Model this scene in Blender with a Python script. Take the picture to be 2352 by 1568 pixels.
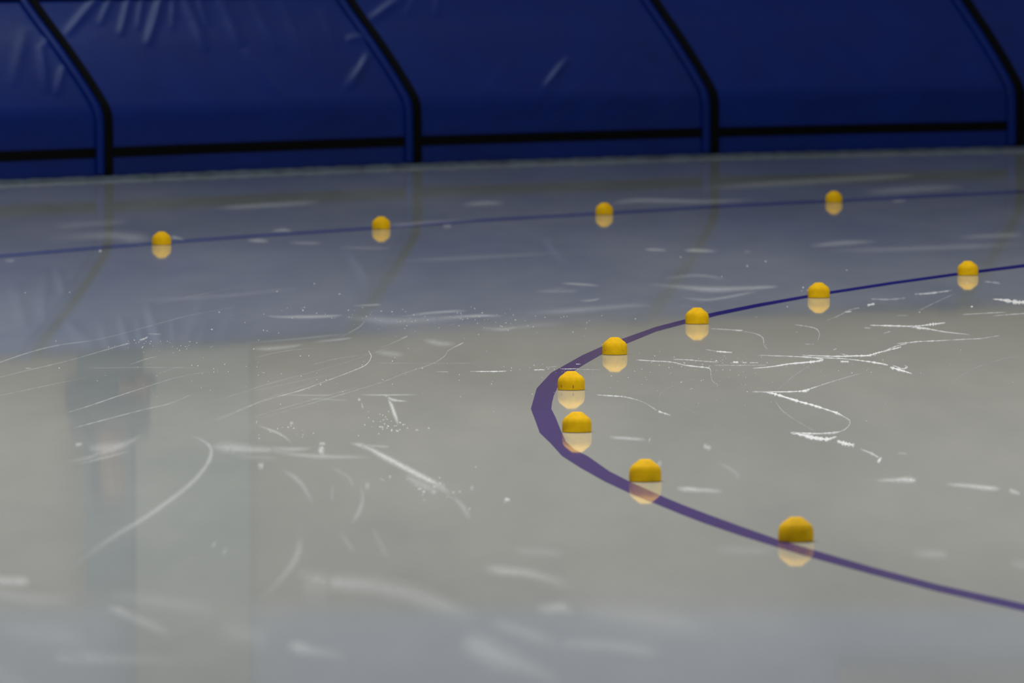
import bpy, bmesh, math, random
import numpy as np
from mathutils import Vector
random.seed(4); rng = np.random.default_rng(4)
S = bpy.context.scene
for o in list(bpy.data.objects): bpy.data.objects.remove(o)

# ---------------------------------------------------------------- camera
F, H, YH = 20460.0, 1.4145, -233.2          # focal length (px of a 2352 wide frame), eye height (m), row of the horizon
PITCH = math.atan((784 - YH) / F)
cam = bpy.data.objects.new('camera', bpy.data.cameras.new('camera')); S.collection.objects.link(cam)
cam.location = (0, 0, H); cam.rotation_euler = (math.pi/2 - PITCH, 0, 0)
cam.data.sensor_width = 36; cam.data.lens = F * 36 / 2352
cam.data.clip_start = .5; cam.data.clip_end = 300
cam.data.dof.use_dof = True; cam.data.dof.focus_distance = 26.6; cam.data.dof.aperture_fstop = 9.5
S.camera = cam

# ---------------------------------------------------------------- world, lamps, exposure
AMBIENT = 0.125; LAMP = 355.0
w = bpy.data.worlds.new('hall_air'); S.world = w; w.use_nodes = True
w.node_tree.nodes['Background'].inputs[0].default_value = (.93, .96, 1, 1)
w.node_tree.nodes['Background'].inputs[1].default_value = AMBIENT
for (x, y, k) in ((-3, 19, 1.32), (0, 25, 1.2), (6, 22, .8), (-6, 32, .65), (3, 33, .7), (10, 30, .4), (-12, 38, .4), (-3, 42, .45), (1.5, 52, .22)):
    l = bpy.data.lights.new('ceiling_or_sheen_lamp', 'AREA'); l.shape = 'RECTANGLE'; l.size = 2.6; l.size_y = .5
    l.energy = LAMP * k; l.color = (.72, .88, 1) if y > 50 else (1, .98, .95)  # the cool one past the mats is an added lamp for vinyl sheen
    o = bpy.data.objects.new('ceiling_or_sheen_lamp', l); S.collection.objects.link(o); o.location = (x, y, 8.5)
S.view_settings.view_transform = 'Standard'; S.view_settings.look = 'None'
S.view_settings.exposure = 0.0; S.view_settings.gamma = 1; S.view_settings.use_curve_mapping = False

# ---------------------------------------------------------------- helpers
def at(x, y, z=0.0):
    """photo pixel -> point on the ice (world)"""
    p = PITCH; u = x - 1176; v = 784 - y
    d = (u, F*math.cos(p) + v*math.sin(p), -F*math.sin(p) + v*math.cos(p))
    t = (z - H) / d[2]
    return Vector((d[0]*t, d[1]*t, z))
def px(P):
    P = np.asarray(P, float); q = P - np.array([0, 0, H]); c, s = math.cos(PITCH), math.sin(PITCH)
    dz = q[..., 1]*c - q[..., 2]*s; up = q[..., 1]*s + q[..., 2]*c
    return 1176 + F*q[..., 0]/dz, 784 - F*up/dz
def mesh(name, verts, faces, mat, parent=None, smooth=True, mats=None):
    me = bpy.data.meshes.new(name); me.from_pydata([tuple(v) for v in verts], [], faces); me.update()
    if smooth: me.polygons.foreach_set('use_smooth', [True]*len(me.polygons))
    me.materials.append(mat)
    o = bpy.data.objects.new(name, me); S.collection.objects.link(o)
    if parent: o.parent = parent
    return o
def tag(o, label=None, cat=None, group=None, kind=None):
    if label: o['label'] = label
    if cat: o['category'] = cat
    if group: o['group'] = group
    if kind: o['kind'] = kind
    return o
def empty(name, loc, rz=0):
    o = bpy.data.objects.new(name, None); S.collection.objects.link(o); o.location = loc; o.rotation_euler = (0, 0, rz); return o
def grid_faces(n, m):
    return [(i*m+j, i*m+j+1, (i+1)*m+j+1, (i+1)*m+j) for i in range(n-1) for j in range(m-1)]
def catmull(P, n):
    P = np.asarray(P, float); Q = np.vstack([2*P[0]-P[1], P, 2*P[-1]-P[-2]]); out = []
    for i in range(1, len(Q)-2):
        for t in np.linspace(0, 1, n, endpoint=False):
            out.append(.5*((2*Q[i]) + (-Q[i-1]+Q[i+1])*t + (2*Q[i-1]-5*Q[i]+4*Q[i+1]-Q[i+2])*t*t + (-Q[i-1]+3*Q[i]-3*Q[i+1]+Q[i+2])*t**3))
    out.append(P[-1]); return np.array(out)

# ---------------------------------------------------------------- materials
def principled(name, col, rough=.5, ior=1.5, spec=.5, bump=None):
    m = bpy.data.materials.new(name); m.use_nodes = True; nt = m.node_tree; b = nt.nodes['Principled BSDF']
    b.inputs['Base Color'].default_value = (*col, 1); b.inputs['Roughness'].default_value = rough
    b.inputs['IOR'].default_value = ior; b.inputs['Specular IOR Level'].default_value = spec
    return m, nt, b
def noise(nt, scale, detail=3, stretch=(1, 1, 1), coord='Object', rough=.5):
    tc = nt.nodes.new('ShaderNodeTexCoord'); mp = nt.nodes.new('ShaderNodeMapping'); mp.inputs['Scale'].default_value = stretch
    n = nt.nodes.new('ShaderNodeTexNoise'); n.inputs['Scale'].default_value = scale; n.inputs['Detail'].default_value = detail
    n.inputs['Roughness'].default_value = rough
    nt.links.new(tc.outputs[coord], mp.inputs[0]); nt.links.new(mp.outputs[0], n.inputs[0]); return n
def ramp(nt, src, stops):
    r = nt.nodes.new('ShaderNodeValToRGB'); e = r.color_ramp.elements
    while len(e) < len(stops): e.new(.5)
    for k, (p, c) in enumerate(stops): e[k].position = p; e[k].color = (*c, 1)
    nt.links.new(src, r.inputs[0]); return r

def ice_material(name, c0, c1):
    m, nt, b = principled(name, c0, .03, 1.31)
    n = noise(nt, 1.0, 6, (1.1, .16, 1), rough=.62)
    r = ramp(nt, n.outputs[0], [(.38, c0), (.66, c1)]); nt.links.new(r.outputs[0], b.inputs['Base Color'])
    n2 = noise(nt, .55, 3, (1, .4, 1)); n3 = noise(nt, 9.0, 3, (1, .25, 1))
    mr = nt.nodes.new('ShaderNodeMapRange'); mr.inputs[1].default_value = .35; mr.inputs[2].default_value = .75
    mr.inputs[3].default_value = .024; mr.inputs[4].default_value = .05
    nt.links.new(n.outputs[0], mr.inputs[0]); nt.links.new(mr.outputs[0], b.inputs['Roughness'])
    bp = nt.nodes.new('ShaderNodeBump'); bp.inputs['Strength'].default_value = 1; bp.inputs['Distance'].default_value = .00025
    bp2 = nt.nodes.new('ShaderNodeBump'); bp2.inputs['Strength'].default_value = 1; bp2.inputs['Distance'].default_value = .000015
    nt.links.new(n2.outputs[0], bp.inputs['Height']); nt.links.new(n3.outputs[0], bp2.inputs['Height'])
    nt.links.new(bp.outputs[0], bp2.inputs['Normal']); nt.links.new(bp2.outputs[0], b.inputs['Normal'])
    return m
M_ice = ice_material('milky_ice', (.49, .55, .565), (.62, .67, .67))
M_line = ice_material('purple_line_paint', (.025, .012, .30), (.04, .022, .36))
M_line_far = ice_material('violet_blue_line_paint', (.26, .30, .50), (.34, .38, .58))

M_yellow, nt, b = principled('yellow_rubber', (.80, .46, .0), .7, spec=.15)
n = noise(nt, 60, 4); r = ramp(nt, n.outputs[0], [(.3, (.70, .40, .0)), (.6, (.80, .465, .0))]); nt.links.new(r.outputs[0], b.inputs['Base Color'])
M_dent, _, _ = principled('brown_scuff', (.33, .15, .01), .8)

M_vinyl, nt, b = principled('blue_vinyl', (.001, .006, .19), .38, spec=.22)
n = noise(nt, 2.2, 4, (1, 1, 2)); r = ramp(nt, n.outputs[0], [(.3, (.0006, .016, .165)), (.7, (.0008, .021, .21))]); nt.links.new(r.outputs[0], b.inputs['Base Color'])
n = noise(nt, 6, 3, (1, 1, .5)); bp = nt.nodes.new('ShaderNodeBump'); bp.inputs['Strength'].default_value = .5; bp.inputs['Distance'].default_value = .006
nt.links.new(n.outputs[0], bp.inputs['Height']); nt.links.new(bp.outputs[0], b.inputs['Normal'])
M_black, _, _ = principled('black_webbing', (.0015, .0016, .002), .8, spec=.1)
M_ridge, nt, b = principled('grey_edge_ice', (.2, .27, .28), .5, 1.31)
n = noise(nt, 7, 5); r = ramp(nt, n.outputs[0], [(.3, (.06, .085, .11)), (.7, (.13, .17, .215))]); nt.links.new(r.outputs[0], b.inputs['Base Color'])

M_snow = bpy.data.materials.new('scraped_snow'); M_snow.use_nodes = True; nt = M_snow.node_tree; nt.nodes.clear()
out = nt.nodes.new('ShaderNodeOutputMaterial'); mx = nt.nodes.new('ShaderNodeMixShader'); tr = nt.nodes.new('ShaderNodeBsdfTransparent')
df = nt.nodes.new('ShaderNodeBsdfDiffuse'); df.inputs[0].default_value = (.80, .80, .80, 1)
av = nt.nodes.new('ShaderNodeAttribute'); av.attribute_name = 'cover'
n = noise(nt, 1, 5, (110, 11, 1), rough=.7)
def math_node(op, a, bb):
    k = nt.nodes.new('ShaderNodeMath'); k.operation = op
    for i, v in enumerate((a, bb)):
        if isinstance(v, (int, float)): k.inputs[i].default_value = v
        else: nt.links.new(v, k.inputs[i])
    return k
g = math_node('MULTIPLY_ADD', n.outputs[0], 3.4); g.inputs[2].default_value = -.75; g.use_clamp = True
cv = math_node('MULTIPLY', av.outputs['Fac'], g.outputs[0]); sq = math_node('POWER', av.outputs['Fac'], 3.0)
mxx = math_node('MAXIMUM', cv.outputs[0], sq.outputs[0]); mxx.use_clamp = True
nt.links.new(mxx.outputs[0], mx.inputs[0]); nt.links.new(tr.outputs[0], mx.inputs[1]); nt.links.new(df.outputs[0], mx.inputs[2]); nt.links.new(mx.outputs[0], out.inputs[0])
M_crumb, _, _ = principled('snow_crumb', (.93, .93, .93), .8, 1.31)

M_wall, nt, b = principled('beige_hall_wall', (.42, .33, .23), .8, spec=.2)
n = noise(nt, .5, 3, (3, 1, .4)); r = ramp(nt, n.outputs[0], [(.3, (.68, .47, .25)), (.7, (.82, .60, .35))]); nt.links.new(r.outputs[0], b.inputs['Base Color'])
M_band, nt, b = principled('pale_blue_cladding', (.55, .57, .75), .7, spec=.2)
n = noise(nt, .6, 3, (2, 1, 1)); r = ramp(nt, n.outputs[0], [(.3, (.70, .68, .88)), (.7, (.84, .80, .98))]); nt.links.new(r.outputs[0], b.inputs['Base Color'])
M_pink, _, _ = principled('pinkish_cladding', (.78, .62, .60), .8, spec=.2)
M_column, _, _ = principled('cream_column', (.66, .58, .40), .8, spec=.2)
M_post, _, _ = principled('dark_post_paint', (.26, .26, .25), .7)
M_concrete, nt, b = principled('grey_concrete', (.2, .2, .2), .85)
n = noise(nt, 3, 5); r = ramp(nt, n.outputs[0], [(.3, (.16, .16, .16)), (.7, (.24, .24, .235))]); nt.links.new(r.outputs[0], b.inputs['Base Color'])

# ---------------------------------------------------------------- ice and the hall behind
C = Vector((25.44, 24.66, 0)); R_MAT = 34.45
seam_px = [(248, 412.5), (957, 383.5), (1640, 361), (2343, 344)]
seams = [at(*p) for p in seam_px]
def ang(P): return math.atan2(P.y - C.y, P.x - C.x)
def rad(P): return math.hypot(P.x - C.x, P.y - C.y)
sa = [ang(s) for s in seams]; sr = [rad(s) for s in seams]
# one more mat beyond either edge of the photo (angles fall towards the right)
sa = [sa[0] + .0720] + sa + [sa[-1] - .0700]; sr = [sr[0]] + sr + [sr[-1]]
def on_arc(a, r): return Vector((C.x + r*math.cos(a), C.y + r*math.sin(a), 0))

n = 200
v = [(C.x + 35.0*math.cos(2*math.pi*i/n), C.y + 35.0*math.sin(2*math.pi*i/n), 0) for i in range(n)]
vb = [(x, y, -.04) for x, y, z in v]
ice = mesh('floor', v + vb, [tuple(range(n))] + [(i, i+n, (i+1) % n + n, (i+1) % n) for i in range(n)], M_ice, smooth=False)
tag(ice, 'milky glossy rink ice with skate scratches', 'ice', kind='structure')
v = [(-60, -25, -.045), (90, -25, -.045), (90, 75, -.045), (-60, 75, -.045)]
o = mesh('floor_surround', v, [(0, 1, 2, 3)], M_concrete, smooth=False); tag(o, 'grey concrete floor around the rink', 'floor', kind='structure')

def box(name, x0, x1, y0, y1, z0, z1, mat, parent=None):
    bm = bmesh.new(); bmesh.ops.create_cube(bm, size=1)
    for q in bm.verts: q.co = ((x0+x1)/2 + q.co.x*(x1-x0), (y0+y1)/2 + q.co.y*(y1-y0), (z0+z1)/2 + q.co.z*(z1-z0))
    bmesh.ops.bevel(bm, geom=bm.edges[:], offset=min(.01, .2*min(x1-x0, y1-y0, z1-z0)), segments=2, affect='EDGES')
    me = bpy.data.meshes.new(name); bm.to_mesh(me); bm.free(); me.materials.append(mat)
    o = bpy.data.objects.new(name, me); S.collection.objects.link(o)
    if parent: o.parent = parent
    return o
YW = 60.0
o = box('wall_back', -25, 30, YW, YW+.3, -.045, 3.38, M_wall); tag(o, 'beige lower hall wall behind the blue mats', 'wall', kind='structure')
o = box('wall_back_upper', -25, 30, YW+.02, YW+.28, 3.38, 9, M_band); tag(o, 'pale blue cladding of the upper hall wall', 'wall', kind='structure')
o = box('trim_1', 2.2, 30, YW-.06, YW, 3.74, 4.6, M_pink); tag(o, 'pinkish band along the upper hall wall', 'trim', kind='structure')
o = box('trim_2', -2.53, -1.76, YW-.35, YW-.01, -.045, 9, M_column); tag(o, 'cream column in front of the hall wall', 'column', kind='structure')
o = box('trim_4', -2.86, -2.54, YW-.34, YW-.01, -.045, 3.3, M_post); tag(o, 'dark pillar beside the cream column', 'pillar', kind='structure')

# low bank of ice along the foot of the mats
prof = [(-.035, 0), (-.033, .010), (-.022, .016), (.0, .020), (.06, .020), (.06, -.02)]
vv = []; NA = 260
for k in range(NA+1):
    t = k/NA*(len(sa)-1); i = min(int(t), len(sa)-2); u = t-i
    a = sa[i]*(1-u) + sa[i+1]*u; r0 = sr[i]*(1-u) + sr[i+1]*u
    jit = 1 + .16*math.sin(k*1.7) * math.sin(k*.61)
    for (b_, h_) in prof: vv.append(on_arc(a, r0 + b_) + Vector((0, 0, h_*jit if h_ > 0 else h_)))
o = mesh('trim_3', vv, grid_faces(NA+1, len(prof)), M_ridge); tag(o, 'pale frosty ice edge along the foot of the blue mats', 'ice edge', kind='structure')

# ---------------------------------------------------------------- painted lines on the ice
def ribbon(name, A, B, mat, z, extra=None):
    A = catmull(A, 3); B = catmull(B, 3); N = 300
    def res(P):
        d = np.r_[0, np.cumsum(np.linalg.norm(np.diff(P, axis=0), axis=1))]; d /= d[-1]
        return np.array([[np.interp(t, d, P[:, k]) for k in (0, 1)] for t in np.linspace(0, 1, N)])
    A, B = res(A), res(B)
    v = [tuple(at(*p, z)) for q in zip(A, B) for p in q]
    return mesh(name, v, grid_faces(N, 2), mat, smooth=False)
def lin(P, n=4):
    P = np.array(P, float); return P
outer = [(2560,579),(2450,593),(2352,606.3),(2197,626.2),(2050,646.5),(1906.4,668.5),(1852,677.6),(1740,697),(1640,717),(1572.5,733.2),(1506.6,750.2),(1427,778.5),(1381,796),(1338.3,815),(1300,836.5),(1266,855.7),(1232.7,891.4),(1224.5,920),(1219.4,938.4),(1228.6,962.9),(1239.8,993.5),(1264.3,1017),(1290.8,1046.5),(1333.7,1074),(1388.8,1105),(1444.6,1131),(1499.5,1153.5),(1565.8,1181),(1616.8,1200.5),(1700,1229),(1784,1255.5),(1861,1279),(2000,1317.5),(2155,1358),(2352,1403),(2450,1424),(2600,1455)]
inner = [(2560,586.5),(2450,600.5),(2352,613.8),(2197,632.6),(2050,653),(1906,675),(1852,684.2),(1740,705),(1650,723.8),(1572.5,743.5),(1506.6,761),(1437.8,789.2),(1382.7,813),(1350.5,831.3),(1320,850),(1288,872),(1272,908),(1268,924),(1266.3,938.4),(1276.5,958.8),(1288.8,989.4),(1300,1014),(1320,1032),(1350,1047),(1400,1082),(1443.4,1104),(1514.8,1136.4),(1565.8,1158),(1629.6,1182.3),(1700,1207.8),(1784,1237.5),(1870,1263),(2000,1301),(2155,1342),(2352,1386),(2450,1406),(2600,1436)]
def chain(name, A, B, mat, z, jitter=0):
    # matching points down both edges keep the painted chords
    v = []
    for a_, b_ in zip(A, B): v += [tuple(at(*a_, z)), tuple(at(*b_, z))]
    return mesh(name, v, grid_faces(len(A), 2), mat, smooth=False)
o = chain('lane_line', outer, inner, M_line, .0004)
tag(o, 'purple curved line painted on the ice, bending sharply past the nearer blocks', 'line')
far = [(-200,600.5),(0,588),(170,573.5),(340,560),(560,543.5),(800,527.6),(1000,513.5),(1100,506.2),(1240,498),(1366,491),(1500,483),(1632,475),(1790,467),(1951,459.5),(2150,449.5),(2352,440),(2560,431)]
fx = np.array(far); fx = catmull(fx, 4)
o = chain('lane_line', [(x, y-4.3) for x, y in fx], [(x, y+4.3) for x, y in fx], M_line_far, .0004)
tag(o, 'faded blue-violet line crossing the ice in front of the blue mats', 'line')

# ---------------------------------------------------------------- yellow marker blocks
PR = [(.0375, 0), (.0388, .0012), (.0392, .004), (.0392, .018), (.0388, .0245), (.0374, .031), (.0332, .0372), (.0322, .0382), (.0150, .0518), (.0128, .0529), (.0080, .0533)]
def block_mesh():
    n = 64; v = []; f = []
    for (r, z) in PR:
        for i in range(n):
            a = 2*math.pi*i/n; v.append((r*math.cos(a), r*math.sin(a), z))
    for k in range(len(PR)-1):
        for i in range(n): f.append((k*n+i, k*n+(i+1) % n, (k+1)*n+(i+1) % n, (k+1)*n+i))
    f.append(tuple(range(n-1, -1, -1))); f.append(tuple((len(PR)-1)*n+i for i in range(n)))
    return v, f
bv, bf = block_mesh()
near_px = [(1828, 1243, 'nearest the camera, at the front of the purple line'),
           (1482, 1105, 'second nearest the camera, reflection crossed by the purple line'),
           (1325, 992, 'beside the sharp bend of the line, lower of two'),
           (1312, 895, 'with two dark scuffs, upper of two beside the sharp bend'),
           (1412, 814, 'with crisp flat top, fifth from the front on the purple line'),
           (1601, 743.5, 'sixth from the front along the purple line'),
           (1880.5, 683.5, 'seventh from the front, second from the back on the purple line'),
           (2223, 632, 'last on the purple line, near the right edge of the photo')]
far_px = [(371, 562, 'leftmost on the far faded line'), (875.5, 526, 'second from the left on the far faded line'),
          (1388, 493, 'third from the left on the far faded line'), (1915.5, 465, 'rightmost on the far faded line')]
base_me = None
for k, (x, y, t) in enumerate(near_px + far_px):
    P = at(x, y, .0)
    if base_me is None:
        o = mesh('track_marker', bv, bf, M_yellow, smooth=True); base_me = o.data
        o.modifiers.clear()
        try: base_me.set_sharp_from_angle(angle=math.radians(24))
        except Exception: pass
    else:
        o = bpy.data.objects.new('track_marker', base_me); S.collection.objects.link(o)
    o.location = P + Vector((0, 0, .0006)); o.rotation_euler = (0, 0, k*.7)
    near = k < len(near_px)
    tag(o, 'yellow domed rubber block ' + t, 'track marker',
        'yellow blocks along the purple line' if near else 'yellow blocks along the far line')
    # scuffs the photo shows
    spots = {3: [(-.72, .0115, .0022, .0044), (.14, .0105, .0018, .0052)], 4: [(-.73, .0135, .0014, .0016), (.66, .0125, .0012, .0014), (-.02, .0500, .0012, .0011)], 5: [(.02, .0505, .0012, .0010)]}.get(k, [])
    for (sx, sz, sw, sh) in spots:
        if sz < .03: rr = .0392
        else: rr = .0392*.44
        a = math.asin(sx) if sz < .03 else 0
        cx, cy = rr*math.sin(a), -rr*math.cos(a)
        vs = []; ns = 14
        for lay, (kk, d) in enumerate(((1.0, .0001), (.75, .0004), (.01, .0005))):
            for i in range(ns):
                q = 2*math.pi*i/ns; lx = sw*math.cos(q)*kk; lz = sh*math.sin(q)*kk
                vs.append((cx + lx*math.cos(a) + d*math.sin(a), cy + lx*math.sin(a) - d*math.cos(a) - (0 if sz < .03 else -.4*lz), sz + lz*(1 if sz < .03 else .7)))
        fs = [(l*ns+i, l*ns+(i+1) % ns, (l+1)*ns+(i+1) % ns, (l+1)*ns+i) for l in range(2) for i in range(ns)]
        s = mesh('scuff', vs, fs, M_dent, o); s.rotation_euler = (0, 0, -k*.7); s['label'] = 'dark brown scuff on the block'

# ---------------------------------------------------------------- blue safety mats
# front profile of a mat: (distance back from the ice edge, height)
MP = [(.006, .022), (.006, .05), (.0065, .12), (.007, .20), (.0085, .28), (.014, .325), (.028, .360), (.052, .395), (.143, .507), (.275, .655), (.40, .785), (.485, .878), (.50, .895), (.515, .905), (.56, .912), (.66, .912)]
MPs = catmull(MP, 8)
dl = np.r_[0, np.cumsum(np.linalg.norm(np.diff(MPs, axis=0), axis=1))]
def prof_at(s): return np.interp(s, dl, MPs[:, 0]), np.interp(s, dl, MPs[:, 1])
LS = dl[-1]
def s_of_h(h): return float(np.interp(h, MPs[:-8, 1], dl[:-8]))
# folds in the vinyl: photo segments (x0,y0,x1,y1, half width px, height m)
FOLDS = [(236,-20,149,84,9,.010),(262,-20,228,60,8,.006),(300,-20,276,84,8,.009),(330,-20,316,70,7,.005),(374,-20,338,108,10,.012),(400,-20,396,70,7,.005),
 (415,-20,478,118,11,.009),(450,-20,480,60,8,.005),(495,-20,560,110,12,.008),(560,110,640,222,14,.007),(570,-20,640,120,12,.005),(640,-10,720,160,13,.004),
 (700,60,735,200,10,.003),(735,20,780,110,12,.004),(845,84,795,92,9,.010),(850,120,802,208,9,.014),(820,150,780,230,9,.005),(60,60,30,200,14,.004),
 (92,100,108,214,9,.008),(146,150,130,222,9,.009),(120,60,100,110,8,.005),(930,-10,846,50,10,.012),(1010,-20,1000,40,8,.005),(960,-20,930,40,8,.004),
 (1310,130,1246,208,9,.016),(1290,180,1200,260,12,.006),(1330,190,1250,290,12,.006),(1420,210,1300,290,13,.006),(1520,210,1380,290,13,.005),(1590,200,1480,280,12,.005),
 (1532,120,1556,200,9,.006),(1180,120,1120,220,14,.003),(1450,120,1400,220,12,.003),(1700,90,1690,230,16,.003),(1900,40,2050,200,22,.003),(2160,60,2100,220,20,.003)]
def fold_disp(X, Y, i):
    d = np.zeros_like(X)
    for (x0, y0, x1, y1, wd, am) in FOLDS:
        L2 = (x1-x0)**2 + (y1-y0)**2; L = math.sqrt(L2)
        t = ((X-x0)*(x1-x0) + (Y-y0)*(y1-y0))/L2
        q = ((X-x0)*(y1-y0) - (Y-y0)*(x1-x0))/L
        d += .9 * am * np.exp(-(q/wd)**2) * np.clip(np.sin(np.clip(t, 0, 1)*math.pi), 0, 1)**.6
    return d
mat_words = ['at the left edge of the photo, left of the first black seam', 'between first and second black seams, wrinkled along its top',
             'between second and third black seams, with a bright crease mid-height', 'between third and fourth black seams, the smoothest one',
             'at the right edge of the photo, beyond the last black seam']
def patch(i, a_list, s_list, off, r_list, disp=None):
    """grid of world points over angles x profile arc lengths, pushed off outward from the mat's face"""
    A, Sg = np.meshgrid(a_list, s_list, indexing='ij'); R = np.repeat(np.array(r_list)[:, None], len(s_list), 1)
    bq, hq = prof_at(Sg); e = .004
    b1, h1 = prof_at(np.clip(Sg-e, 0, LS)); b2, h2 = prof_at(np.clip(Sg+e, 0, LS))
    tb, th = b2-b1, h2-h1; L = np.hypot(tb, th); nb, nh = -th/L, tb/L           # outward = towards the ice and up
    D = off
    if disp is not None:
        X0 = C.x + (R+bq)*np.cos(A); Y0 = C.y + (R+bq)*np.sin(A)
        xx, yy = px(np.stack([X0, Y0, hq], -1)); D = off + disp(xx, yy)
    bq = bq + nb*D; hq = hq + nh*D
    return np.stack([C.x + (R+bq)*np.cos(A), C.y + (R+bq)*np.sin(A), hq], -1)
for i in range(len(sa)-1):
    a0, a1 = sa[i], sa[i+1]; r0, r1 = sr[i], sr[i+1]
    L = abs(a1-a0)*34.5; ta = lambda m: a0 + (a1-a0)*m/L      # metres from the left seam -> angle
    ra = lambda m: r0 + (r1-r0)*m/L
    base = on_arc((a0+a1)/2, (r0+r1)/2 + .3)
    root = empty('safety_mat', base); tag(root, 'blue vinyl mat ' + mat_words[i], 'safety mat', 'blue safety mats around the rink')
    loc = np.array(base)
    def emit(name, P, mat, thick=None):
        nA, nB = P.shape[:2]; V = (P.reshape(-1, 3) - loc); o = mesh(name, V, grid_faces(nA, nB), mat, root)
        if thick:
            md = o.modifiers.new('thickness', 'SOLIDIFY'); md.thickness = thick; md.offset = -1
        return o
    # padded body: front skin, closed round the back and ends
    ml = np.linspace(.012, L-.012, int(L/.011)); sl = np.linspace(0, LS, 118)
    wob = lambda x, y: fold_disp(x, y, i) * np.clip((y+40)/40, 0, 1)
    P = patch(i, [ta(m) for m in ml], sl, 0.0, [ra(m) for m in ml], wob)
    nA, nB = P.shape[:2]
    back = np.empty((nA, 2, 3))
    for k, m in enumerate(ml):
        q = on_arc(ta(m), ra(m)+.66); back[k, 0] = (q.x, q.y, .45); back[k, 1] = (q.x, q.y, -.04)
    foot = np.empty((nA, 1, 3))
    for k, m in enumerate(ml):
        q = on_arc(ta(m), ra(m)+.02); foot[k, 0] = (q.x, q.y, -.04)
    P = np.concatenate([foot, P, back], 1); nB += 3
    F_ = grid_faces(nA, nB); F_ += [tuple(range(nB)), tuple((nA-1)*nB + q for q in range(nB-1, -1, -1))]
    body = mesh('cover', P.reshape(-1, 3)-loc, F_, M_vinyl, root)
    # black strap, stopping short of the end flap
    s0, s1 = s_of_h(.112), s_of_h(.162)
    m_ = np.linspace(.03, L-.10, 90); emit('strap', patch(i, [ta(m) for m in m_], np.linspace(s0, s1, 6), .004, [ra(m) for m in m_]), M_black, .004)
    # overlapping end flap
    m_ = np.linspace(L-.090, L-.030, 8); sl2 = np.linspace(.002, LS-.12, 90)
    P = patch(i, [ta(m) for m in m_], sl2, .006, [ra(m) for m in m_])
    emit('end_flap', P, M_vinyl, .006)
    # black binding over the joint with the next mat, running down to the ice
    m_ = np.linspace(L-.036, L+.024, 6); P = patch(i, [ta(m) for m in m_], np.linspace(.004, LS-.03, 120), .009, [ra(m) for m in m_])
    o = emit('joint_binding', P, M_black, .014); o['label'] = 'black binding over the joint of two mats'
    # black piping along the top edge
    st = s_of_h(.903); m_ = np.linspace(.03, L-.03, 80)
    emit('top_piping', patch(i, [ta(m) for m in m_], np.linspace(st-.012, st+.05, 8), .006, [ra(m) for m in m_]), M_black, .006)

# ---------------------------------------------------------------- scraped snow and skate scratches
SV, SF, SC = [], [], []
def stroke(pts, soft=False, z=.0009, gain=1):
    """pts: (x, y, half width px, cover); a ribbon of scraped snow lying on the ice"""
    P = []
    for q in pts:
        q = tuple(q); P.append((q[0], q[1], q[2] if len(q) > 2 else P[-1][2], q[3] if len(q) > 3 else P[-1][3]))
    P = catmull(P, 8) if len(P) > 2 else np.array([np.array(P[0])*(1-t)+np.array(P[1])*t for t in np.linspace(0, 1, 10)])
    T = np.gradient(P[:, :2], axis=0); T /= np.maximum(np.linalg.norm(T, axis=1)[:, None], 1e-6)
    # smear the strokes a little unevenly, as a blade does
    Wd = np.maximum(P[:, 2], .35)*np.clip(1 + (.35*rng.standard_normal(len(P)) if not soft else np.zeros(len(P))), .4, 1.8)
    cov = np.clip(P[:, 3]*(.56 if soft else .9), 0, 1).copy(); e = 4
    prof = [(-1, 0), (-.55, .8), (0, 1), (.55, .8), (1, 0)] if not soft else [(-2.1, 0), (-1.2, .3), (-.5, .8), (0, 1), (.5, .8), (1.2, .3), (2.1, 0)]
    b0 = len(SV); m = len(prof)
    for k in range(len(P)):
        nx, ny = -T[k, 1], T[k, 0]; end = math.sin(math.pi*min(1, 3.2*k/(len(P)-1), 3.2*(len(P)-1-k)/(len(P)-1))/2) if soft else min(1, (k+.6)/2, (len(P)-.4-k)/2)
        for (u, c) in prof:
            SV.append(tuple(at(P[k, 0] + nx*u*Wd[k], P[k, 1] + ny*u*Wd[k], z))); SC.append(float(cov[k]*c*end))
    SF.extend((b0+a*m+b_, b0+a*m+b_+1, b0+(a+1)*m+b_+1, b0+(a+1)*m+b_) for a in range(len(P)-1) for b_ in range(m-1))
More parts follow.
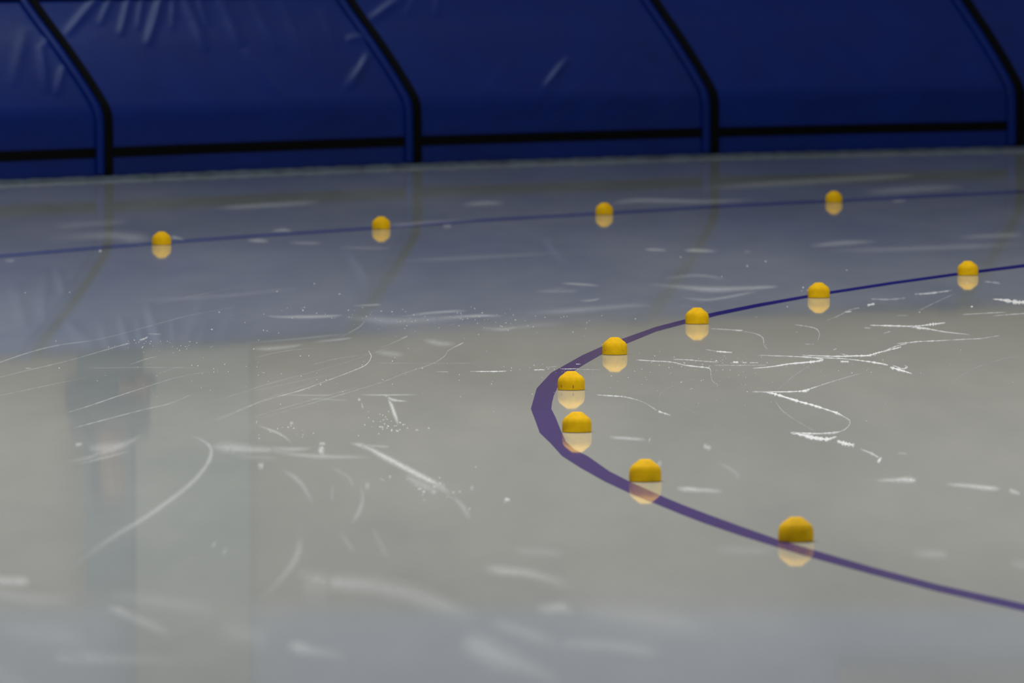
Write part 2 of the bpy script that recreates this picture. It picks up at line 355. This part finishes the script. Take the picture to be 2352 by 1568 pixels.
# bright scrapes inside the bend
K = [
 [(1728,899,.6,.9),(1760,900,1.8),(1785,906,3.0,1),(1830,920,3,1),(1870,931,3,1),(1898,940,1.6),(1922,948,3.0,.9),(1936,955,1,.6),(1952,966,.8,.5),(1947,980,.8,.45),(1928,991,1.4,.6),(1890,995,2.4,.75),(1850,995,2,.8),(1816,993,1.8,.9)],
 [(1728,899,.6,.9),(1800,899.5,1.4,.9),(1840,898,1.6,.95),(1852,896.5,3,1),(1862,892,1.5,.8),(1880,886,.8,.6),(1920,873,.6,.5),(1980,856,.5,.35)],
 [(1816,993,1.6,.9),(1845,999,3.4,.95),(1870,1005,4.6,1),(1900,1008,4,.95),(1922,1002,2,.7)],
 [(1922,1012,2,.8),(1940,1018,5,.95),(1962,1022,5,.8)],
 [(1975,1030,1,.25),(2000,1040,2,.5),(2018,1050,2,.6)],[(2024,1050,3,.8),(2016,1062,3.5,.8)],
 [(1727,845.5,.7,.7),(1769,842,1.2,.9),(1812,835.5,1.6,.95),(1850,832,2.2,1),(1878,829,2.6,1),(1890,825,2,.9),(1872,821.5,1.4,.9),(1840,819,1.0,.9),(1790,817,.8,.8),(1740,815,.6,.6)],
 [(1843,815.5,1,1),(1918,818,1.6,1),(1965,817,1.9,1),(1995,816,2.6,1),(2012,811,1.8,.9),(2027,807,1.6,.9),(2060,799,1.7,.9),(2070,796,1.2,.7)],
 [(2060,788.5,.7,.8),(2082,787,1.1,.9),(2110,784,1.3,.95),(2147,782.5,1,.9),(2190,780,.7,.6),(2245,777.5,.8,.8),(2260,776,.6,.4),(2296,770,.8,.6)],
 [(2027,807,1,.7),(2060,794,1,.7),(2082,789,1.2,.8)],
 [(1863,820,1,.9),(1936,823.5,1.4,.95),(1987,829,1.5,.95),(2020,834,2.2,.95),(2040,838,1.2,.8)],
 [(2045,843,2.6,1),(2066,849,3,1),(2096,858,1,.7)],[(2050,838,1,.6),(2072,846,1.4,.7),(2084,843,1.2,.7),(2078,838,.8,.6)],
 [(1930,830,2.2,.8),(1950,830,2.2,.8)],
 [(1998,746.5,1.2,.9),(2052,748,2.2,1),(2096,749,2.0,.95),(2120,747,1.6,.8),(2140,744.5,3,1),(2150,743.5,2.4,.9),(2172,740.5,1.2,.6)],
 [(2090,749,1.4,.8),(2108,752.5,2.2,.9),(2120,753.5,3.2,1),(2130,754.5,1.6,.8),(2172,762,1.3,.8),(2227,768,.8,.5)],
 [(1985,752,1.4,.35),(2000,753,1.4,.3)],[(2030,765,1.2,.35),(2046,760,1.2,.35)],
 [(2280,686.5,1,.8),(2300,688,3,1),(2325,692,4.6,1),(2345,694,4,1),(2380,691,3,1),(2420,690,3,.8)],
 [(1460,826,.6,.7),(1500,828.5,1,.9),(1543,831,.9,.7),(1573,838,1.2,.85),(1600,841.5,1.2,.9),(1627,844.5,1.2,.95),(1632,850,.6,.6),(1633,860,.5,.5),(1637,875,.5,.4),(1652,884,.5,.3)],
 [(1545,824.5,.6,.5),(1580,826,.9,.8),(1605,828,.8,.7),(1650,831.5,.6,.5)],[(1683,831,1.9,1),(1697,832,1.7,1)],[(1705,832,1.2,.9),(1715,832,1.2,.9)],[(1722,832.5,.8,.8),(1742,832.5,.8,.6)],
 [(1640,838,.5,.5),(1700,838.5,.5,.6),(1760,838,.4,.4)],
 [(1645,806.5,1.6,.9),(1664,808,1.9,1),(1682,809,1.2,.8)],[(1620,802,.5,.4),(1645,806,.6,.5)],
 [(1631,754,1,.35),(1680,757,1.2,.5),(1697,758.5,1.8,.8),(1706,758,1.6,.7)],[(1706,760,.7,.3),(1733,765,.8,.4),(1750,773,1.6,.5),(1754,783,.8,.5),(1755,792,.6,.4),(1763,802,.6,.3)],
 [(1825,745,.8,.4),(1850,748.5,.9,.45),(1871,753,1.2,.5),(1880,760,.8,.5),(1882,770,.7,.4),(1878,782,.6,.3)],[(1850,790,.7,.3),(1870,789.5,.7,.3)],
 [(1370,906,.6,.25),(1386,907.5,1,.8),(1410,909,1.1,.85),(1435,911,1,.7),(1470,920,.8,.35),(1495,933,.8,.35),(1508,942,1.2,.5)],[(1512,944,2.6,.7),(1524,948,1.8,.6),(1540,953,1.6,.35)],
 [(1000,853,.4,.6),(1030,853.5,.5,.6)],[(1080,852.5,.5,.7),(1110,852.8,1,.95),(1148,852.5,1.1,1),(1165,851.5,.5,.5)],[(1226,849.3,.8,.9),(1242,848.8,1,1),(1252,849,.6,.6)],
 [(1258,843,.4,.6),(1280,841,.5,.6)],[(1323,836,1,.95),(1334,836,1,.95)],[(1290,847,.7,.8),(1310,847,1,.9),(1330,846,.5,.6)],[(1330,848.5,.4,.5),(1380,848,.3,.4)],
 [(1780,920,.5,.28),(1800,945,.6,.3),(1840,972,.6,.25),(1870,988,.5,.2)],[(1783,897,.4,.2),(1820,865,.4,.22),(1860,838,.4,.25)],
 [(1914,803,1.1,.5),(1922,800,.7,.4)],[(1930,812,.6,.6),(1950,816,.9,.7)],
 [(1900,735,.8,.3),(1925,725,.9,.3),(1950,712,.9,.35),(1975,706,1,.3)],[(1940,716,1.8,.7),(1956,715,1.6,.7)],[(1992,701,2.6,.9),(2009,697,2.2,.8)],
 [(2100,675,1.4,.35),(2130,673.5,1.8,.6),(2160,670,1.5,.6),(2186,666.5,1,.4)],[(2000,686,1.6,.25),(2040,687,1.8,.25),(2080,684,1.6,.2)],
 [(2112,712,.8,.3),(2140,698,.8,.28),(2190,675,.7,.25)],[(2110,716,1.4,.5),(2114,717,1.4,.5)],[(2262,646,1.6,.35),(2290,649,1.6,.3),(2296,651,1.4,.3)],
 [(2210,722,1,.4),(2260,719,1,.5),(2310,716.5,1,.5)],[(2280,725,1,.3),(2330,721,1.2,.5),(2380,718,1,.4)],[(2060,724,1,.25),(2085,724,1,.25)],[(2231,704,1.6,.6),(2234,704.5,1.4,.6)],
]
for k in K: stroke(k)
# out-of-focus and fainter scrapes nearer the camera
Q = [
 [(2010,1102,2.6,.45),(2050,1102,3,.5),(2085,1101,5,.7),(2108,1103,3,.35)],[(2170,1111,3,.4),(2215,1114,3.4,.5),(2270,1120,4,.65),(2300,1122,3,.5)],[(2316,1124,4,.6),(2345,1134,3,.4)],
 [(1553,1121,4,.6),(1585,1123,4.4,.65),(1620,1125,3.6,.45),(1662,1128,3.8,.45)],[(1398,1003,2.4,.35),(1440,1006,2.6,.5),(1485,1009,2.4,.35)],[(1490,1008,3.6,.45),(1494,1010,3,.4)],
 [(1615,1022,4,.55),(1634,1030,4,.45)],[(1650,1060,3,.12),(1690,1085,3,.14),(1695,1100,3,.12)],[(2060,1040,2,.2),(2085,1041,2,.2)],[(1510,1062,5,.35),(1520,1066,5,.3)],
 [(883,906,1.6,.7),(890,909,2.2,.8)],[(890,911,2,.8),(900,917,2.4,.8),(920,920,1.4,.6),(938,920.5,.8,.3)],[(820,906,1,.25),(880,906.5,1.3,.5),(930,906,1,.4),(960,906,.8,.2)],
 [(891,916,1.6,.7),(899,930,2.8,.85),(907,952,3,.85),(916,976,2,.6)],[(822,915,2.4,.6),(828,919,2,.5)],[(830,924,1.4,.25),(834,938,1.8,.35)],[(620,906,.8,.12),(730,907,1,.28),(760,906.5,.8,.2)],[(700,914,1,.1),(800,919,1.2,.25)],
 [(800,1017,2,.3),(826,1021,3.6,.75),(850,1030,3.6,.55),(880,1047,4.4,.75),(920,1068,4.6,.8),(960,1090,5,.85),(1000,1111,5.4,.85),(1040,1136,3.6,.55)],
 [(830,1021,2.4,.3),(885,1025,2.2,.25),(890,1023,2,.2)],[(1040,1140,3.6,.18),(1065,1165,4.6,.25),(1080,1195,4,.15)],[(930,1090,5,.2),(960,1108,6,.25),(1010,1130,6,.2)],
 [(732,1018,2.4,.6),(748,1018,2.4,.6)],[(743,1024,4.4,.75),(737,1034,4.4,.75),(744,1046,3.6,.55)],
 [(480,1024,6,.28),(530,1028,9,.36),(600,1032,6,.3),(680,1031,4,.32),(720,1028,3,.2)],[(620,1036,4,.18),(700,1045,4,.25),(760,1048,4,.28),(860,1049,3,.2)],[(540,1046,5,.1),(640,1052,5,.1)],
 [(592,976,1.6,.35),(630,990,2.4,.38),(650,1000,2.2,.3),(672,1018,1.8,.2)],[(588,968,2.6,.4),(591,969,2.4,.4)],[(667,968,3,.45),(672,974,3,.4)],
 [(430,997,1.6,.2),(460,1008,2.4,.3),(480,1022,3.2,.38),(485,1040,3.6,.4),(474,1068,3.8,.36),(440,1108,4,.34),(390,1148,4.2,.34),(330,1190,4.4,.32),(270,1226,4.6,.26),(210,1268,5,.2),(150,1320,5,.14)],
 [(590,1066,4,.2),(600,1069,6,.45),(606,1071,5,.35)],[(645,1075,3.4,.14),(680,1098,4.4,.24),(700,1122,4,.2),(722,1160,3.4,.12)],[(760,1072,3,.1),(800,1095,3,.12),(812,1120,3,.1)],
 [(828,1115,3,.12),(833,1145,4,.16),(824,1175,4,.26),(806,1205,3.4,.14)],[(690,1225,5,.1),(686,1262,6,.26),(672,1295,6,.24),(640,1335,6,.14),(600,1375,6,.1)],[(765,1110,3,.1),(762,1150,3,.12)],
 [(780,1220,5,.1),(815,1270,5,.12)],[(855,1210,5,.1),(890,1280,5,.12)],[(838,1113,6,.28),(850,1116,6,.25)],
 [(990,1128,4,.5),(1002,1131,4,.5)],[(1158,1146,4.4,.5),(1166,1148,4.4,.5)],[(1080,1118,4,.3),(1088,1121,4,.3)],[(880,1098,4,.2),(876,1104,4,.18)],[(488,1248,6,.28),(494,1252,6,.26)],[(512,1264,6,.26),(520,1268,6,.22)],
 [(150,1061,3,.1),(210,1048,4,.2),(270,1026,5,.3),(330,998,3,.2)],[(176,1066,2,.12),(240,1050,2.4,.25),(300,1034,2.4,.22)],[(172,1021,3.4,.45),(190,1018,3,.35)],[(200,1030,7,.2),(250,1028,9,.28),(300,1018,6,.2)],
 [(-60,1331,9,.3),(0,1333,9,.4),(40,1334,9,.45),(72,1334,8,.5)],[(-40,1352,10,.16),(60,1372,12,.16),(180,1378,12,.1)],[(240,1392,8,.14),(272,1401,9,.3),(300,1415,9,.22),(350,1436,9,.25),(400,1462,10,.15)],
 [(240,1362,12,.1),(500,1400,14,.12)],[(680,1305,14,.2),(715,1325,12,.38),(760,1336,13,.36),(860,1345,16,.28),(950,1366,17,.28),(1030,1394,15,.3),(1100,1420,12,.16)],[(690,1340,26,.14),(760,1350,26,.1)],
 [(1105,1303,7,.26),(1150,1309,8.5,.4),(1210,1315,8,.34),(1260,1328,9,.22),(1330,1352,12,.12)],[(1180,1262,8,.12),(1300,1272,8,.12)],[(1225,1394,9,.2),(1262,1397,10,.34),(1290,1395,10,.38),(1325,1408,8,.25)],
 [(1050,1465,16,.2),(1095,1484,20,.42),(1160,1514,20,.38),(1230,1540,16,.26),(1300,1570,14,.2)],[(655,1480,10,.36),(690,1487,11,.5),(720,1494,10,.3),(800,1506,10,.14)],[(120,1502,12,.2),(160,1507,11,.3),(260,1512,11,.2),(420,1514,10,.12)],
 [(1250,1474,10,.14),(1400,1482,12,.24),(1520,1500,11,.2)],[(1120,1425,12,.14),(1200,1450,12,.2),(1290,1480,12,.12)],[(1640,1262,8,.1),(1780,1264,8,.12)],[(2090,1270,8,.12),(2150,1272,8,.2),(2180,1274,8,.1)],[(2320,1290,8,.1),(2360,1300,8,.18)],
 [(0,1445,20,.1),(200,1470,22,.12)],[(500,1440,20,.1),(620,1470,20,.14)],[(1300,1400,18,.1),(1500,1420,20,.14),(1640,1450,18,.08)],[(-30,1540,20,.14),(60,1575,20,.12)],
]
for k in Q: stroke(k, soft=True)
QB = [
 # behind the focus
 [(610,724,1.6,.4),(640,727,2,.4),(700,727,3,.55),(760,725.5,2.4,.5),(790,722.5,1.6,.5)],[(780,727,5,.2),(900,736,7,.26),(1000,732,6,.24),(1080,726,5,.26)],[(920,727,2,.3),(980,719,2.4,.42),(1030,715,2.4,.5),(1074,713,2.2,.5)],
 [(1000,731,3,.25),(1060,727,3,.42),(1104,724.5,2.4,.65),(1160,725,1.6,.3)],[(1100,752,2,.2),(1150,756,3,.35),(1172,753.5,1.8,.45),(1188,749,1.4,.5)],[(810,702,1.2,.25),(850,700,1.8,.4),(877,698.5,1.6,.45)],
 [(575,801,3,.2),(620,800,4,.34),(670,795,3,.3),(700,790,2,.2)],[(720,785,2,.2),(780,779,2,.38),(812,775,1.4,.3)],[(840,733,1.2,.4),(828,748,1,.4),(805,762,1,.35),(775,776,.8,.25)],[(560,788,1.4,.12),(700,776,1.6,.2),(800,765,1.4,.15)],
 [(990,787,2,.3),(1002,780,1.6,.4)],[(970,780,4,.2),(1010,788,5,.34),(1050,790,4,.2)],[(860,808,4,.25),(900,812,5,.3),(930,815,4,.15)],
 [(1288,650,2,.3),(1330,652,2.4,.42),(1380,656,2,.3)],[(1330,690,1.4,.3),(1360,689,1.8,.4),(1380,684,1.4,.4)],[(1230,668,3,.16),(1330,668,3,.2)],
 [(1480,652,3,.16),(1560,658,4,.3),(1630,664,5,.55),(1700,662,4,.45),(1760,659,3,.5),(1790,657,2,.6)],[(1560,682,2,.16),(1620,688,2.4,.3),(1680,680,2.4,.38),(1740,668,2,.35)],[(1520,640,3,.14),(1600,632,3,.24),(1670,640,3,.18)],
 [(1480,572,2.4,.4),(1505,573,2.8,.45),(1532,574,2.4,.35)],[(1570,575,2.4,.35),(1600,574.5,3.4,.6),(1650,577,2.4,.35)],[(1710,577,2.4,.2),(1724,578,2.4,.2)],
 [(1855,565,3.4,.2),(1930,558,4.6,.38),(2020,553,3,.2)],[(1900,575,4,.14),(2100,570,5,.2),(2352,560,5,.18)],[(2200,545,4,.2),(2352,538,5,.28)],
 [(100,548,8,.1),(240,540,8,.28),(300,545,9,.34),(350,546,8,.28)],[(392,544,3,.7),(406,546,3,.5),(425,550,2,.25)],[(566,552,2.4,.3),(594,552,3.4,.55),(620,554,2.4,.25)],[(622,531,2.4,.3),(650,528,3.4,.45),(672,531,2.4,.3)],[(660,556,3,.18),(710,558,3,.28),(740,558,3,.15)],
 [(490,478,3,.18),(560,474,4.6,.34),(680,467,5,.28),(740,462,4,.14)],[(880,520,3.4,.3),(930,516,3.6,.4),(1010,509,3.4,.26),(1110,504,3,.12)],[(1016,519,3,.4),(1038,519,3,.4)],[(780,568,3,.16),(900,570,3,.18)],
 [(1060,470,4,.22),(1110,466,4.4,.38),(1160,466,4,.25)],[(1400,468,3.6,.38),(1460,460,4.4,.38),(1540,461,4.4,.38),(1640,462,3.6,.3),(1740,456,3,.26)],[(1600,433,4,.16),(1800,420,6,.3),(2040,406,5,.3),(2110,402,4,.12)],[(1980,442,5,.2),(2100,434,6,.3),(2220,428,5,.2)],
 [(2050,462,3,.3),(2080,460,3,.3)],[(228,574,2.6,.6),(233,578,2.4,.6)],[(10,598,3,.25),(35,598,3,.3)],
 [(120,520,6,.12),(300,508,6,.16)],[(300,690,4,.08),(500,680,4,.1),(700,660,3,.1)],[(900,600,4,.1),(1100,590,4,.14),(1300,580,3,.1)],
 [(1200,720,4,.14),(1320,712,5,.22),(1440,702,4,.18),(1500,700,3,.12)],[(1100,760,4,.1),(1300,740,5,.12)],
]
for k in QB: stroke([(*q[:3], q[3]*.72) for q in k], soft=True)
# long thin blade lines
T_ = [
 [(846,805,.6,.8),(850,811,.7,.9),(852.5,818,.7,.9),(848,829,.6,.8),(836,840,.7,.8),(803,854,.6,.65),(750,874,.5,.5),(690,896,.6,.6),(600,922,.5,.35),(500,965,.5,.2)],
 [(1065,786,1.4,.7),(1045,796,.9,.6),(1028,806,.6,.5),(1024,814,.6,.6),(1012,824,.6,.5),(985,838,.5,.45),(930,856,.5,.4),(880,876,.5,.35),(796,902,.6,.4),(700,930,.5,.28),(600,960,.4,.18)],
 [(150,948,.6,.3),(200,933,.8,.5),(262,912,.9,.6),(320,893,.6,.45),(400,868,.5,.4),(480,852,.4,.3)],[(170,982,.8,.35),(230,966,.9,.45),(330,940,.8,.4),(390,926,.7,.4),(440,905,.6,.3)],
 [(-10,835,1.3,.3),(60,811,1.4,.4),(130,793,1,.3),(230,778,.8,.2),(330,752,.8,.2),(430,725,.7,.2),(540,705,.6,.12)],
 [(-10,868,.8,.3),(80,846,.8,.35),(140,832,.7,.4),(205,814,.6,.45),(280,792,1,.5),(298,788,1.6,.6)],[(320,781,1.4,.5),(330,778,2,.8),(340,773,1.4,.7)],[(340,766,1.2,.4),(370,767,1.2,.45)],
 [(-10,910,.6,.2),(60,895,.7,.3),(140,878,.6,.25),(200,866,.5,.15)],[(58,845,.8,.6),(72,845.5,.8,.6)],[(200,845,.4,.3),(330,843,.5,.35),(460,845,.3,.15)],
 [(295,838,.5,.3),(335,824,.7,.55),(360,818,.5,.4)],[(358,863,.8,.5),(362,862,.8,.5)],[(364,858,.5,.3),(400,845,.5,.3),(424,840,.3,.2)],
 [(495,920,.4,.18),(620,880,.5,.28),(760,842,.4,.25),(845,815,.4,.3)],[(540,905,.4,.15),(640,885,.4,.22),(760,858,.4,.2)],[(490,965,.7,.22),(560,936,.6,.28),(640,905,.5,.24),(720,878,.4,.16)],
 [(570,960,.5,.15),(680,928,.6,.3),(780,900,.5,.3),(820,888,.4,.2)],[(720,836,.4,.25),(780,822,.5,.35),(850,812,.4,.3),(900,795,.5,.25)],[(590,820,.5,.25),(640,808,.6,.35),(720,798,.5,.25)],
 [(350,700,.6,.12),(440,680,.7,.16),(560,655,.6,.1)],[(860,833,.3,.3),(1000,834,.3,.35),(1100,833.5,.3,.3)],[(1270,662,.6,.2),(1300,660,.6,.25)],
 [(870,800,.5,.25),(900,788,.6,.3),(935,772,1,.5),(920,776,.6,.4)],[(2350,812,.5,.12),(2250,840,.5,.16),(2180,880,.5,.1)],[(1620,960,.5,.1),(1560,930,.5,.1),(1518,925,.5,.14),(1520,900,.5,.14),(1560,880,.4,.12),(1600,868,.4,.12)],
 [(1560,700,.6,.2),(1650,712,.6,.1)],
]
for q_, k in enumerate(T_): stroke([(*q[:3], q[3]*(.9 if q_ < 1 else .62)) for q in k], z=.0008)
def finish_snow():
  o = mesh('snow_scrapes', SV, SF, M_snow, smooth=False)
  at_ = o.data.attributes.new('cover', 'FLOAT', 'POINT'); at_.data.foreach_set('value', SC)
  tag(o, 'white scraped snow, crumbs and thin skate scratches on the ice', 'snow', kind='stuff')

# crumbs of snow lying about
CV, CF = SV, SF
bm = bmesh.new(); bmesh.ops.create_icosphere(bm, subdivisions=1, radius=1); bm.verts.ensure_lookup_table()
iv = np.array([q.co[:] for q in bm.verts]); if_ = [tuple(q.index for q in f.verts) for f in bm.faces]; bm.free()
def crumb(x, y, r):
    P = np.array(at(x, y)); b0 = len(CV); ja = iv*(1 + .3*rng.standard_normal((len(iv), 1))*.6)*np.array([r*rng.uniform(.8, 1.5), r*rng.uniform(.8, 1.6), r*rng.uniform(.35, .7)])
    ja[:, 2] += r*.25
    CV.extend(map(tuple, ja + P)); SC.extend([1.0]*len(ja)); CF.extend(tuple(b0+q for q in f) for f in if_)
def cluster(n, cx, cy, sx, sy, r0, r1):
    for _ in range(n):
        x = cx + sx*rng.standard_normal(); y = cy + sy*rng.standard_normal()
        if 430 < y < 1500: crumb(x, y, rng.uniform(r0, r1))
cluster(90, 700, 845, 330, 40, .0006, .0016); cluster(60, 1500, 850, 150, 30, .0006, .0014); cluster(26, 905, 985, 28, 10, .0012, .0026)
cluster(14, 880, 960, 24, 10, .001, .0022); cluster(16, 680, 990, 50, 16, .001, .002); cluster(40, 1620, 832, 70, 6, .0006, .0018); cluster(24, 1270, 850, 70, 6, .0006, .0016)
cluster(40, 350, 790, 60, 9, .0006, .0016); cluster(60, 1150, 735, 150, 14, .0008, .002); cluster(40, 800, 722, 180, 14, .0008, .002); cluster(40, 1700, 870, 300, 60, .0005, .0012)
cluster(24, 1000, 1120, 60, 22, .0012, .003); cluster(10, 1800, 640, 150, 30, .0015, .003); cluster(16, 2000, 840, 80, 16, .0006, .0014)
for (x, y, r) in [(636,669,.0025),(780,675,.003),(2080,843,.0012),(2115,856,.001),(1702,831,.001),(1504,817,.0016),(2100,1103,.003),(2232,704,.0028),(1419,876,.001),(136,845,.0016),(357,824,.001),(566,841,.0014),(646,858,.0014),(616,876,.001),(128,783,.0012),(524,853,.0014),(160,671,.0016),(58,672,.002),(606,721,.002),(722,651,.0022),(2093,1102,.004),(1845,660,.003),(1166,1147,.004),(230,576,.004)]:
    crumb(x, y, r)
finish_snow()

# ---------------------------------------------------------------- person standing behind the mats (seen in the ice)
def skin_obj(name, nodes, edges, mat, parent, root=0, sub=2):
    me = bpy.data.meshes.new(name); me.from_pydata([q[:3] for q in nodes], edges, []); me.update(); me.materials.append(mat)
    o = bpy.data.objects.new(name, me); S.collection.objects.link(o); o.parent = parent
    md = o.modifiers.new('skin', 'SKIN'); md.use_smooth_shade = True
    if not me.skin_vertices: me.skin_vertices.new() if hasattr(me.skin_vertices, 'new') else None
    for k, q in enumerate(nodes):
        sv = me.skin_vertices[0].data[k]; r = q[3]; sv.radius = r if isinstance(r, tuple) else (r, r); sv.use_root = (k == root)
    ss = o.modifiers.new('subdivision', 'SUBSURF'); ss.levels = sub; ss.render_levels = sub
    return o
M_skin, _, _ = principled('skin', (.36, .18, .10), .5)
M_jacket, _, _ = principled('black_jacket_cloth', (.012, .012, .013), .8)
M_trouser, _, _ = principled('charcoal_trouser_cloth', (.02, .02, .022), .85)
M_hair, _, _ = principled('dark_brown_hair', (.03, .02, .012), .7)
M_shoe, _, _ = principled('black_shoe', (.01, .01, .01), .5)
pr = empty('person', (-2.15, 47.6, -.045), math.radians(38)); tag(pr, 'person in a black jacket standing behind the blue mats, seen mirrored in the ice', 'person')
N = [(0,0,.98,(.12,.09)),(0,0,1.12,(.11,.08)),(0,.01,1.28,(.12,.08)),(0,.01,1.42,(.12,.075)),(0,.01,1.54,(.075,.07)),(0,-.005,1.60,(.055,.055)),(0,-.015,1.68,(.068,.078)),(0,-.015,1.77,(.078,.092)),(0,-.01,1.84,(.06,.075)),
     (0,-.105,1.715,(.012,.014)),
     (.175,.01,1.46,.055),(.22,.04,1.20,.042),(.10,-.22,1.215,.030),(-.175,.01,1.46,.055),(-.22,.04,1.20,.042),(-.02,-.22,1.235,.030),
     (.10,0,.90,.085),(.11,-.01,.50,.058),(.11,.02,.12,.040),(.12,-.12,.05,(.04,.03)),(-.10,0,.90,.085),(-.11,-.01,.50,.058),(-.11,.02,.12,.040),(-.12,-.12,.05,(.04,.03)),
     (.055,-.255,1.215,(.032,.016)),(.025,-.255,1.235,(.032,.016))]
E_ = [(0,1),(1,2),(2,3),(3,4),(4,5),(5,6),(6,7),(7,8),(6,9),(3,10),(10,11),(11,12),(3,13),(13,14),(14,15),(0,16),(16,17),(17,18),(18,19),(0,20),(20,21),(21,22),(22,23),(12,24),(15,25)]
def fingers(hi, sx, base):
    hx, hy, hz = N[hi][:3]
    for k in range(4):
        z = hz + .024 - k*.016; ln = (.9, 1.0, .95, .75)[k]
        N.append((hx - sx*.030, hy-.010, z, .009)); a = len(N)-1; E_.append((hi, a))
        N.append((hx - sx*.030 - sx*.022*ln, hy+.004, z, .008)); E_.append((a, a+1))
        N.append((hx - sx*.030 - sx*.034*ln, hy+.026, z, .007)); E_.append((a+1, a+2))
    N.append((hx - sx*.006, hy-.012, hz+.042, .010)); a = len(N)-1; E_.append((hi, a)); N.append((hx - sx*.024, hy-.012, hz+.058, .009)); E_.append((a, a+1))
fingers(24, 1, None); fingers(25, -1, None)
skin_obj('body', N, E_, M_skin, pr)
J = [(0,0,.90,(.20,.16)),(0,0,1.05,(.20,.16)),(0,0,1.25,(.22,.17)),(0,.01,1.42,(.21,.15)),(0,.01,1.53,(.085,.085)),(.175,.01,1.46,.075),(.225,.04,1.20,.058),(.135,-.19,1.212,.042),(-.175,.01,1.46,.075),(-.225,.04,1.20,.058),(-.06,-.19,1.232,.042)]
skin_obj('jacket', J, [(0,1),(1,2),(2,3),(3,4),(3,5),(5,6),(6,7),(3,8),(8,9),(9,10)], M_jacket, pr)
skin_obj('trousers', [(0,0,.95,(.15,.12)),(.10,0,.86,.105),(.11,-.01,.50,.078),(.11,.02,.10,.065),(-.10,0,.86,.105),(-.11,-.01,.50,.078),(-.11,.02,.10,.065)], [(0,1),(1,2),(2,3),(0,4),(4,5),(5,6)], M_trouser, pr)
for s in (1, -1): skin_obj('shoe', [(s*.11,.05,.06,(.05,.055)),(s*.115,-.06,.05,(.05,.045)),(s*.12,-.17,.04,(.045,.035))], [(0,1),(1,2)], M_shoe, pr, sub=1)
skin_obj('hair', [(0,.06,1.60,(.075,.055)),(0,.06,1.70,(.088,.062)),(0,.045,1.80,(.10,.08)),(0,-.01,1.87,(.095,.055)),(0,-.06,1.86,(.065,.035))], [(0,1),(1,2),(2,3),(3,4)], M_hair, pr)
for s in (1, -1):
    bm = bmesh.new(); bmesh.ops.create_uvsphere(bm, u_segments=12, v_segments=8, radius=.012); me = bpy.data.meshes.new('eye'); bm.to_mesh(me); bm.free(); me.materials.append(M_hair)
    o = bpy.data.objects.new('eye', me); S.collection.objects.link(o); o.parent = pr; o.location = (s*.032, -.088, 1.755)
